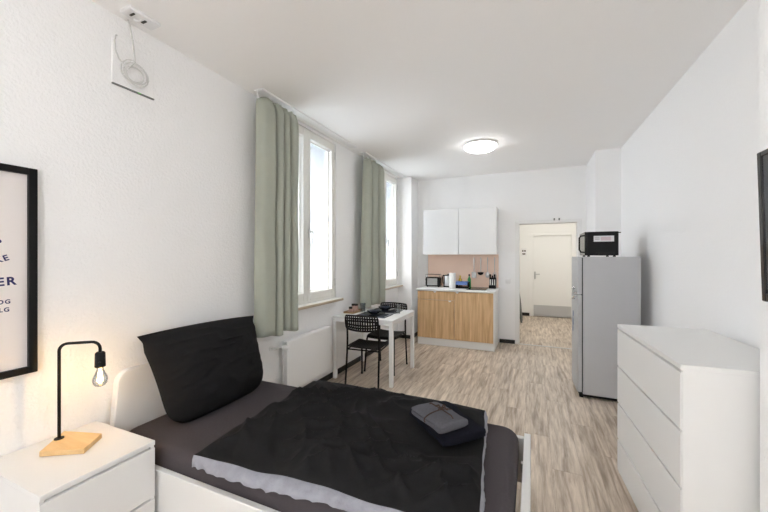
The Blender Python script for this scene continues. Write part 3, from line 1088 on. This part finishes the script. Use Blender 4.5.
def make_chair(label, loc, rz):
    """front towards local +y, origin under the seat centre"""
    t = thing('chair', label, 'chair', loc, rz, 'dining chairs')
    hw, sz = .195, .45
    # legs: rear legs rise into the back uprights
    for s in (-1, 1):
        bm = bmesh.new()
        tube(bm, [(s * .195, -.245, 0), (s * .19, -.205, sz - .03), (s * .187, -.205, .56), (s * .182, -.225, .70), (s * .178, -.235, .735)], .0108, 8)
        rl = obj('leg', bm, 'black', t, smooth=True)
        bm = bmesh.new()
        lathe(bm, [(0, 0), (.013, 0), (.013, .02), (0, .02)], 10, (s * .195, -.245, 0))
        obj('foot_cap', bm, 'rubber', rl)
        bm = bmesh.new()
        tube(bm, [(s * .20, .235, 0), (s * .185, .195, sz - .04), (s * .18, .18, sz - .02)], .0108, 8)
        fl = obj('leg', bm, 'black', t, smooth=True)
        bm = bmesh.new()
        lathe(bm, [(0, 0), (.013, 0), (.013, .02), (0, .02)], 10, (s * .20, .235, 0))
        obj('foot_cap', bm, 'rubber', fl)
    bm = bmesh.new()
    for s in (-1, 1):
        tube(bm, [(s * .19, -.205, sz - .03), (s * .186, 0, sz - .028), (s * .18, .18, sz - .022)], .008, 8)
    tube(bm, [(-.19, -.205, sz - .03), (.19, -.205, sz - .03)], .008, 8)
    tube(bm, [(-.18, .18, sz - .022), (.18, .18, sz - .022)], .008, 8)
    obj('seat_frame', bm, 'black', t, smooth=True)

    def seat(u, v, off):
        x = -.198 + .396 * u
        y = -.20 + .405 * v
        r = abs(2 * u - 1)
        x *= 1 - .06 * (2 * v - 1) ** 6
        z = sz - .010 + .012 * r ** 3 - .014 * math.sin(math.pi * v) * (1 - r * r) - .02 * max(0, v - .85) / .15
        return Vector((x, y, z + off))
    bm = bmesh.new()
    perforated(bm, seat, 16, 16, .42, .008)
    # solid rim closes the plate
    bmesh.ops.remove_doubles(bm, verts=bm.verts[:], dist=1e-5)
    obj('seat', bm, 'black', t)

    def back(u, v, off):
        a = 2 * u - 1
        x = (.192 - .012 * (2 * v - 1) ** 4) * a
        y = -.232 - .035 * (1 - a * a) - .02 * v
        z = .655 + .15 * v + (-.012 * (1 - a * a) if v < .5 else .006 * (1 - a * a))
        return Vector((x, y - off, z))
    bm = bmesh.new()
    perforated(bm, back, 14, 5, .46, .010)
    bmesh.ops.remove_doubles(bm, verts=bm.verts[:], dist=1e-5)
    br = obj('backrest', bm, 'black', t)
    bm = bmesh.new()
    loop = [back(k / 16, 1, 0) for k in range(17)] + [back(1, 1 - k / 6, 0) for k in range(1, 7)] + [back(1 - k / 16, 0, 0) for k in range(1, 17)] + [back(0, k / 6, 0) for k in range(1, 6)]
    tube(bm, loop, .0105, 8, True)
    obj('rim', bm, 'black', br, smooth=True)
    return t


make_chair('black perforated metal chair with its back to the bed', (-1.732, 3.555, 0), math.radians(4))
make_chair('black perforated metal chair on the kitchen side of the table', (-1.755, 4.095, 0), math.radians(180))


# things on the table
def plate_set(x, y, lab1, lab2, lab3, rz=0):
    pm = bmesh.new()
    rounded_slab(pm, -.20, .20, -.14, .14, 0, .003, .01, .001, 4, 1)
    o = tag(obj('placemat', pm, 'placemat'), lab1, 'placemat')
    o.location = (x, y, TZ)
    o.rotation_euler.z = rz
    bm = bmesh.new()
    lathe(bm, [(0, .002), (.075, 0), (.08, .004), (.125, .018), (.135, .022), (.132, .026), (.085, .010), (0, .008)], 36)
    o = tag(obj('plate', bm, 'navy_china', smooth=True), lab2, 'plate')
    o.location = (x, y, TZ + .0035)
    bm = bmesh.new()
    lathe(bm, [(0, .003), (.04, 0), (.045, .006), (.08, .030), (.088, .046), (.084, .047), (.074, .032), (.04, .011), (0, .009)], 32)
    o = tag(obj('bowl', bm, 'navy_china', smooth=True), lab3, 'bowl')
    o.location = (x, y, TZ + .0125)


plate_set(-1.76, 3.73, 'dark placemat in front of the chair with its back to the bed', 'dark navy plate under a bowl on the bed-side placemat', 'dark navy bowl stacked on the bed-side plate')
plate_set(-1.76, 4.06, 'dark placemat on the kitchen side of the table', 'dark navy plate under a bowl on the kitchen-side placemat', 'dark navy bowl stacked on the kitchen-side plate')


def tumbler(x, y, lab):
    bm = bmesh.new()
    lathe(bm, [(0, .0), (.028, 0), (.030, .004), (.036, .11), (.0345, .11), (.0285, .012), (0, .010)], 28)
    o = tag(obj('drinking_glass', bm, 'clear', smooth=True), lab, 'glass')
    o.location = (x, y, TZ)


tumbler(-1.54, 3.95, 'clear drinking glass by the open corner of the dining table')
tumbler(-2.00, 3.90, 'clear drinking glass beside the wooden spice tray')
for (x, y, lab) in ((-1.53, 3.73, 'knife and fork'),):
    pass
for k, (x, y, rz, lab) in enumerate(((-1.585, 3.735, 0.0, 'steel fork beside the bed-side plate'), (-1.585, 4.055, 0.0, 'steel fork beside the kitchen-side plate'))):
    bm = bmesh.new()
    box(bm, (-.004, -.09, .0), (.004, .03, .003), .001)
    box(bm, (-.011, .03, .0), (.011, .05, .003), .001)
    for q in (-.009, -.003, .003, .009):
        box(bm, (q - .0015, .05, 0), (q + .0015, .09, .0025))
    o = tag(obj('fork', bm, 'steel'), lab, 'fork')
    o.location = (x, y, TZ + .0035)
ty = thing('tray', 'oblong wooden tray at the wall end of the dining table', 'tray', (-2.10, 3.84, TZ))
obj('base', B(((-.07, -.14, 0), (.07, .14, .008)), bev=.002), 'tray_wood', ty)
obj('rim', B(((-.07, -.14, .008), (-.062, .14, .022)), ((.062, -.14, .008), (.07, .14, .022)), ((-.062, -.14, .008), (.062, -.132, .022)), ((-.062, .132, .008), (.062, .14, .022)), bev=.001), 'tray_wood', ty)
for k, (dx, dy, hh, lab) in enumerate(((.01, -.10, .05, 'low spice jar at the bed end of the wooden tray'), (.0, -.01, .075, 'tall spice jar in the middle of the wooden tray'), (-.01, .09, .06, 'spice jar at the kitchen end of the wooden tray'))):
    j = thing('spice_jar', lab, 'jar', (-2.10 + dx, 3.84 + dy, TZ + .008))
    bm = bmesh.new()
    lathe(bm, [(0, 0), (.025, 0), (.026, .003), (.026, hh - .012), (.020, hh), (0, hh)], 20)
    obj('body', bm, 'jar', j, smooth=True)
    bm = bmesh.new()
    lathe(bm, [(0, hh), (.023, hh), (.023, hh + .022), (0, hh + .024)], 20)
    obj('lid', bm, 'black', j, smooth=True)

# ------------------------------------------------------------------ kitchen
KX0, KX1, KY = -1.762, -.535, 5.42
KW = KX1 - KX0
kb = thing('base_cabinet', 'oak-fronted kitchen base cabinet with white sides and plinth', 'cabinet', (KX0, KY, 0))
bm = B(((0, .02, 0), (.018, .60, .892)), ((KW - .018, .0, 0), (KW, .60, .892)), ((.018, .59, .05), (KW - .018, .60, .892)), ((.018, .03, .11), (KW - .018, .58, .125)), ((KW / 2 - .009, .03, .125), (KW / 2 + .009, .58, .892)), bev=.001)
obj('body', bm, 'white', kb)
obj('plinth', B(((.018, .012, .004), (KW - .018, .028, .118)), bev=.001), 'white', kb)


def front(name, x0, x1, z0, z1, kx, kz):
    d = obj(name, B(((x0, 0, z0), (x1, .018, z1)), bev=.0006), 'oak', kb)
    bm = bmesh.new()
    poly = [(.022 * math.cos(a), -.022 * math.sin(a)) for a in [math.pi * k / 10 for k in range(11)]]
    prism(bm, [(kx + u, kz + v) for u, v in poly], 1, -.012, 0.0)
    box(bm, (kx - .022, -.012, kz - .001), (kx + .022, .016, kz + .003))
    obj('handle', bm, 'white_plastic', d)


KM = KW / 2
front('drawer', .003, KM - .0025, .7485, .886, .300, .886)
front('door', .003, KM - .0025, .124, .743, KM - .07, .744)
front('door', KM + .0025, KW - .021, .124, .886, KM + .048, .886)
wt = tag(obj('worktop', B(((KX0 - .012, KY - .015, .8925), (KX1 + .012, YB - .003, .922)), bev=.003), 'white'), 'white kitchen worktop on the oak base cabinet', 'worktop')
WKZ = .9225
ku = thing('wall_cabinet', 'white two-door wall cabinet over the worktop', 'cabinet', (-1.757, 5.74, 1.49))
UW, UH, UD = 1.22, .762, .325
obj('body', B(((0, .02, 0), (.016, UD, UH)), ((UW - .016, .02, 0), (UW, UD, UH)), ((.016, .02, 0), (UW - .016, UD, .016)), ((.016, .02, UH - .016), (UW - .016, UD, UH)), ((.016, UD - .008, .016), (UW - .016, UD, UH - .016)), ((UW / 2 - .008, .03, .016), (UW / 2 + .008, UD - .008, UH - .016)), bev=.001), 'white', ku)
obj('door', B(((.001, 0, -.004), (UW / 2 - .0025, .018, UH)), bev=.0015), 'white', ku)
obj('door', B(((UW / 2 + .0025, 0, -.004), (UW - .001, .018, UH)), bev=.0015), 'white', ku)
sp = tag(obj('splashback', B(((-1.765, YB - .016, .924), (-.535, YB - .002, 1.486)), bev=.001), 'splash'), 'plain peach splashback panel between worktop and wall cabinet', 'splashback')

# toaster with a bun rack
x0, y0 = -1.735, 5.86
to = thing('toaster', 'steel and black toaster at the window end of the worktop', 'toaster', (x0, y0, WKZ))
obj('body', B(((.0, -.075, .012), (.26, .075, .165)), bev=.02, seg=3), 'black_gloss', to)
obj('side_plate', B(((.035, -.080, .03), (.215, -.074, .150)), bev=.003), 'steel', to)
obj('slot', B(((.04, -.035, .162), (.22, -.012, .1665)), ((.04, .012, .162), (.22, .035, .1665))), 'rubber', to)
obj('lever', B(((-.018, -.015, .11), (.002, .015, .13)), bev=.003), 'black', to)
bm = bmesh.new()
for yy in (-.05, .05):
    tube(bm, [(.0, yy, .16), (.0, yy, .215), (.25, yy, .215), (.25, yy, .16)], .004, 6)
for k in range(6):
    tube(bm, [(.01 + .046 * k, -.05, .215), (.01 + .046 * k, .05, .215)], .003, 6)
obj('bun_rack', bm, 'black', to, smooth=True)
for fx_ in (.03, .23):
    for fy in (-.05, .05):
        obj('foot', B(((fx_ - .012, fy - .012, 0), (fx_ + .012, fy + .012, .013))), 'rubber', to)

ke = thing('kettle', 'brushed steel kettle with black lid and base', 'kettle', (-1.352, 5.88, WKZ))
bm = bmesh.new()
lathe(bm, [(0, 0), (.08, 0), (.082, .02), (0, .02)], 28)
obj('base', bm, 'black', ke, smooth=True)
bm = bmesh.new()
lathe(bm, [(0, .021), (.078, .021), (.078, .05), (.066, .18), (.06, .195), (0, .195)], 28)
obj('body', bm, 'steel', ke, smooth=True)
bm = bmesh.new()
lathe(bm, [(0, .195), (.058, .195), (.05, .21), (.014, .214), (.014, .226), (0, .228)], 24)
obj('lid', bm, 'black', ke, smooth=True)
bm = bmesh.new()
tube(bm, [(-.055, .02, .19), (-.09, .02, .20), (-.105, .02, .16), (-.095, .02, .06), (-.07, .02, .045)], .011, 8)
obj('handle', bm, 'black', ke, smooth=True)
bm = bmesh.new()
tube(bm, [(.06, 0, .165), (.095, -.005, .185)], [.02, .011], 10)
obj('spout', bm, 'steel', ke, smooth=True)

pt = thing('paper_towel_roll', 'upright white roll of kitchen paper on the worktop', 'paper roll', (-1.235, 5.68, WKZ))
bm = bmesh.new()
lathe(bm, [(.02, 0), (.052, 0), (.054, .003), (.054, .252), (.052, .255), (.02, .255), (.02, 0)], 32)
obj('roll', bm, 'paper_towel', pt, smooth=True)
bm = bmesh.new()
lathe(bm, [(.018, .001), (.020, .001), (.020, .256), (.018, .256), (.018, .001)], 20)
obj('core', bm, 'tray_wood', pt, smooth=True)

dr = thing('dish_rack', 'low black dish rack with wire sides', 'dish rack', (-1.09, 5.80, WKZ))
obj('tray', B(((-.10, -.11, 0), (.10, .11, .02)), bev=.004), 'black', dr)
bm = bmesh.new()
for zz in (.07, .10):
    tube(bm, [(-.10, -.11, zz), (.10, -.11, zz), (.10, .11, zz), (-.10, .11, zz)], .004, 6, True)
obj('rail', bm, 'black', dr, smooth=True)
bm = bmesh.new()
for k in range(9):
    u = -.10 + .2 * k / 8
    tube(bm, [(u, -.11, .01), (u, -.11, .10)], .003, 6)
    tube(bm, [(u, .11, .01), (u, .11, .10)], .003, 6)
for k in range(1, 8):
    u = -.11 + .22 * k / 8
    tube(bm, [(-.10, u, .01), (-.10, u, .10)], .003, 6)
    tube(bm, [(.10, u, .01), (.10, u, .10)], .003, 6)
obj('wire', bm, 'black', dr, smooth=True)
bm = bmesh.new()


def cloth(u, v):
    x = -.105 + .21 * u
    s = v * .25
    if s < .07:
        p = (x, -.116 - .004, .055 + s * .74)
    else:
        p = (x, -.116 + (s - .07), .107)
    q = Vector(p)
    q += Vector((0, -.5, .6)) * abs(noise.noise(Vector((u * 5, v * 4, 2)))) * .018
    return q


surf(bm, cloth, 24, 24)
dc = tag(obj('dishcloth', bm, 'blue_cloth', smooth=True), 'light blue dishcloth draped over the black dish rack', 'cloth')
dc.location = (-1.09, 5.80, WKZ)
dc.modifiers.new('thickness', 'SOLIDIFY').thickness = .003


def bottle(name, label, cat, loc, r, h, body, cap):
    t = thing(name, label, cat, loc)
    bm = bmesh.new()
    lathe(bm, [(0, 0), (r, 0), (r * 1.03, .006), (r, h * .62), (r * .45, h * .78), (r * .4, h * .86), (0, h * .86)], 20)
    obj('body', bm, body, t, smooth=True)
    bm = bmesh.new()
    lathe(bm, [(0, h * .86), (r * .5, h * .86), (r * .45, h), (0, h)], 16)
    obj('cap', bm, cap, t, smooth=True)


bottle('soap_bottle', 'green washing-up liquid bottle behind the dish rack', 'bottle', (-1.005, 5.965, WKZ), .028, .225, 'green_plastic', 'black')
bottle('cleaner_bottle', 'squat bottle with yellow top behind the dish rack', 'bottle', (-1.16, 5.97, WKZ), .03, .20, 'yellow_plastic', 'yellow_plastic')

hb = thing('cooktop', 'black glass two-ring cooktop set into the worktop', 'cooktop', (-.83, 5.76, WKZ))
obj('glass_plate', B(((-.15, -.24, 0), (.15, .24, .006)), bev=.002), 'black_gloss', hb)
for yy in (-.11, .12):
    bm = bmesh.new()
    lathe(bm, [(.078, .006), (.082, .006), (.082, .0066), (.078, .0066), (.078, .006)], 40, (0, yy, 0))
    obj('cooking_ring', bm, 'grey_plastic', hb)

# utensils on the splashback
SY = YB - .016


def utensil(px, name, label, head):
    top = on_y(px, 258.5, SY - .02)
    t = thing(name, label, 'utensil', (top.x, SY, top.z), 0, 'hanging kitchen utensils')
    bm = bmesh.new()
    tube(bm, [(0, 0, .012), (0, -.02, .012), (0, -.026, .018)], .004, 6)
    obj('hook', bm, 'steel', t, smooth=True)
    bm = bmesh.new()
    tube(bm, [(0, -.018, .016), (0, -.018, -.03), (0, -.018, -.12), (0, -.018, -.235)], [.006, .008, .005, .005], 8)
    obj('handle', bm, 'steel', t, smooth=True)
    bm = bmesh.new()
    if head == 'turner':
        box(bm, (-.04, -.022, -.335), (.04, -.018, -.235), .001)
        m_ = 'steel'
    elif head == 'ladle':
        lathe(bm, [(0, -.05), (.03, -.042), (.048, -.02), (.05, 0), (.048, 0), (.045, -.02), (.028, -.038), (0, -.046)], 20, (0, -.055, -.235))
        m_ = 'black'
    elif head == 'spoon':
        lathe(bm, [(0, -.004), (.02, -.003), (.034, 0), (.02, .003), (0, .002)], 20)
        for v in bm.verts:
            v.co = Vector((v.co.x, -.02 - v.co.z * 2, -.28 + v.co.y * 1.5))
        m_ = 'steel'
    else:
        for k in range(6):
            a = math.pi * k / 6
            tube(bm, [(.03 * math.cos(a) * math.sin(s) , -.034 + .012 + .012 * math.sin(a) * math.sin(s), -.235 - .1 * (1 - math.cos(s)) / 2) for s in [2 * math.pi * q / 16 for q in range(16)]], .002, 5, True)
        m_ = 'steel'
    obj('head', bm, m_, t, smooth=(head != 'turner'))


utensil(474, 'turner', 'steel turner with square blade hanging on the splashback', 'turner')
utensil(480.8, 'ladle', 'ladle with dark bowl hanging on the splashback', 'ladle')
utensil(487.5, 'serving_spoon', 'steel serving spoon hanging on the splashback', 'spoon')
utensil(494.6, 'whisk', 'steel whisk hanging over the knife holder', 'whisk')

kh = thing('knife_holder', 'black knife holder at the doorway end of the worktop', 'knife holder', (-.615, 5.90, WKZ))
obj('base', B(((-.055, -.045, 0), (.055, .045, .055)), bev=.004), 'black', kh)
obj('back_plate', B(((-.055, .03, .055), (.055, .042, .18)), bev=.003), 'black', kh)
for k in range(3):
    x = -.035 + .035 * k
    bd = obj('knife_blade', B(((x - .008, -.012, .05), (x + .008, -.009, .15)), bev=.001), 'steel', kh)
    obj('knife_grip', B(((x - .012, -.02, .15), (x + .012, .0, .235 - .02 * (k % 2))), bev=.004), 'black', bd)

# light switch
sw = thing('light_switch', 'white light switch on the wall between kitchen and doorway', 'light switch', (-.384, YB, 1.04))
obj('plate', B(((-.04, -.010, -.04), (.04, 0, .04)), bev=.004), 'white_plastic', sw)
obj('rocker', B(((-.028, -.015, -.028), (.028, -.010, .028)), bev=.003), 'white_plastic', sw)

# ------------------------------------------------------------------ fridge and microwave
fg = thing('fridge', 'tall grey fridge freezer with silver doors facing the kitchen side', 'fridge', (.41, 4.04, 0))
FWd, FHt = .575, 1.452
obj('body', B(((.062, 0, .035), (.555, FWd, FHt)), bev=.006, seg=2), 'fridge', fg)
obj('gasket', B(((.052, .012, .05), (.062, FWd - .012, FHt - .01)), bev=.001), 'rubber', fg)


def fdoor(z0, z1, name):
    bm = bmesh.new()
    n = 12
    poly = []
    for k in range(n + 1):
        s = k / n
        y = .0 + FWd * s
        poly.append((.016 - .016 * math.sin(math.pi * s) ** .6, y))
    poly += [(.052, FWd), (.052, 0)]
    prism(bm, poly, 2, z0, z1, .002)
    return obj(name, bm, 'fridge_door', fg)


d1 = fdoor(1.065, FHt, 'freezer_door')
d2 = fdoor(.055, 1.055, 'fridge_door')
for d, zz, s in ((d1, 1.075, 1), (d2, 1.045, -1)):
    bm = bmesh.new()
    tube(bm, [(.012, .035, zz), (-.016, .03, zz + s * .004), (-.022, .06, zz + s * .02), (-.022, .12, zz + s * .035), (.0, .14, zz + s * .04)], .010, 8)
    obj('handle', bm, 'chrome', d, smooth=True)
for k, (zz, rr) in enumerate(((.83, .035), (.74, .045), (.66, .03))):
    bm = bmesh.new()
    lathe(bm, [(0, 0), (rr, 0), (rr, .002), (0, .002)], 18)
    for v in bm.verts:
        v.co = Vector((-.0035 - v.co.z, .23 + v.co.x * .8 + .02 * k, zz + v.co.y))
    obj('sticker', bm, 'blue_sticker', d2)
obj('base_grille', B(((.03, .01, .012), (.54, FWd - .01, .036))), 'rubber', fg)
for fx_, fy in ((.05, .03), (.05, FWd - .03), (.5, .03), (.5, FWd - .03)):
    bm = bmesh.new()
    lathe(bm, [(0, 0), (.018, 0), (.018, .014), (0, .014)], 12, (fx_, fy, 0))
    obj('foot', bm, 'rubber', fg)

mw = thing('microwave', 'black microwave with bar handle on top of the fridge', 'microwave', (.50, 4.15, FHt))
obj('body', B(((.022, 0, .014), (.302, .42, .262)), bev=.004), 'black', mw)
dm = obj('door', B(((0, 0, .014), (.021, .42, .262)), bev=.003), 'black_gloss', mw)
bm = bmesh.new()
tube(bm, [(.004, .05, .225), (-.03, .05, .222), (-.044, .05, .20), (-.044, .05, .075), (-.03, .05, .05), (.004, .05, .047)], .008, 10)
obj('handle', bm, 'black', dm, smooth=True)
st = obj('warning_label', B(((.082, -.0015, .158), (.262, 0, .218))), 'sticker_white', mw)
obj('print', B(((.145, -.0025, .168), (.235, -.0015, .208))), 'sticker', st)
obj('print', B(((.092, -.0025, .180), (.135, -.0015, .184)), ((.092, -.0025, .195), (.135, -.0015, .199))), 'grey_plastic', st)
obj('vent', B(*[((.10 + k * .022, -.001, .03), (.114 + k * .022, .002, .05)) for k in range(8)]), 'rubber', mw)
obj('spacer', B(((.302, .02, .245), (.325, .03, .255)), ((.302, .38, .245), (.325, .39, .255))), 'black', mw)
for fx_, fy in ((.04, .03), (.04, .39), (.27, .03), (.27, .39)):
    bm = bmesh.new()
    lathe(bm, [(0, 0), (.014, 0), (.012, .015), (0, .015)], 12, (fx_, fy, 0))
    obj('foot', bm, 'rubber', mw)

# ------------------------------------------------------------------ television on the pier
tv = thing('tv', 'black flat television mounted on the rough wall pier', 'television', (.80, 1.15, 1.5605))
tilt = Matrix.Rotation(math.radians(-1.5), 4, 'Y')


def tv_part(name, boxes, m_, parent=None, bev=.003):
    bm = B(*boxes, bev=bev)
    bmesh.ops.transform(bm, matrix=Matrix.Translation((-.08, 0, 0)) @ tilt @ Matrix.Translation((.08, 0, 0)), verts=bm.verts[:])
    return obj(name, bm, m_, parent or tv)


TH = .256
body = tv_part('back_shell', [((-.066, -.44, -TH + .01), (-.03, .44, TH - .01))], 'black', bev=.01)
tv_part('bezel', [((-.084, -.45, -TH), (-.064, -.428, TH)), ((-.084, .428, -TH), (-.064, .45, TH)), ((-.084, -.428, TH - .018), (-.064, .428, TH)), ((-.084, -.428, -TH), (-.064, .428, -TH + .03))], 'black_gloss')
tv_part('screen', [((-.080, -.428, -TH + .03), (-.070, .428, TH - .018))], 'screen', bev=0)
obj('wall_mount', B(((-.032, -.12, -.1), (0, .12, .1)), bev=.004), 'black', tv)

# ------------------------------------------------------------------ ceiling lamps
def ceiling_lamp(label, loc, r, m_='shade', z=ZC):
    t = thing('ceiling_lamp', label, 'ceiling lamp', (loc[0], loc[1], z))
    bm = bmesh.new()
    lathe(bm, [(0, 0), (r * .98, 0), (r, -.004), (r, -.022), (r * .96, -.026), (r * .94, -.018), (0, -.018)], 48)
    obj('mount', bm, 'white_plastic', t, smooth=True)
    bm = bmesh.new()
    lathe(bm, [(r * .93, -.0195), (r * .95, -.026), (r * .91, -.048), (r * .72, -.072), (r * .4, -.09), (0, -.096)], 48)
    obj('shade', bm, m_, t, smooth=True)
    return t


ceiling_lamp('round white dome lamp on the ceiling in front of the kitchen', (-.605, 4.40), .205)
ceiling_lamp('round white dome lamp on the hallway ceiling', (.55, 7.5), .17, 'shade_hall', z=2.6)
pg = thing('fill_globe', 'added unseen white globe giving fill light at the end of the room', 'fill light', (-.45, -1.35, ZC))  # hanging globe added behind the camera to brighten the room evenly
bm = bmesh.new()
lathe(bm, [(0, 0), (.05, 0), (.05, -.03), (0, -.035)], 24)
obj('canopy', bm, 'white_plastic', pg, smooth=True)
bm = bmesh.new()
tube(bm, [(0, 0, -.03), (0, 0, -.80)], .005, 8)
obj('cord', bm, 'white_plastic', pg, smooth=True)
bm = bmesh.new()
lathe(bm, [(.04 if k == 0 else .16 * math.sin(math.pi * k / 16), -.95 + .16 * math.cos(math.pi * k / 16)) for k in range(0, 16)] + [(0, -1.11)], 28)
obj('globe', bm, 'fill_glow', pg, smooth=True)

# ------------------------------------------------------------------ hallway things
hs = thing('wall_sign', 'small white sign with reddish marks on the hallway wall', 'sign', (-.205, HY, 1.555))
obj('plate', B(((-.065, -.006, -.10), (.065, 0, .10)), bev=.001), 'white_plastic', hs)
bm = B(((-.04, -.0075, .01), (-.008, -.006, .05)), ((.008, -.0075, .01), (.04, -.006, .05)), ((-.035, -.0075, -.06), (.035, -.006, -.03)))
obj('mark', bm, 'twine', hs)
lb = thing('folded_board', 'slim dark green-grey folded board leaning on the hallway wall', 'board', (-.24, 8.15, 0))
bm = bmesh.new()
prof = [(0, .012), (.1, .03), (.35, .045), (.6, .052), (.8, .045), (.95, .025), (1.08, .006)]
poly = [(-.02 + 0, 0)]
left = [(-w * .45, z) for z, w in prof]
right = [(w * .45, z) for z, w in prof]
prism(bm, left + right[::-1], 1, -.16, .16, .003)
bmesh.ops.transform(bm, matrix=Matrix.Rotation(math.radians(-6.5), 4, 'Y'), verts=bm.verts[:])
obj('cover', bm, 'board_cover', lb)
bm = bmesh.new()
tube(bm, [(.02, -.14, .005), (-.02, -.14, .45), (-.075, -.12, .86)], .01, 8)
tube(bm, [(.02, .14, .005), (-.02, .14, .45), (-.075, .12, .86)], .01, 8)
obj('leg', bm, 'grey_plastic', lb, smooth=True)
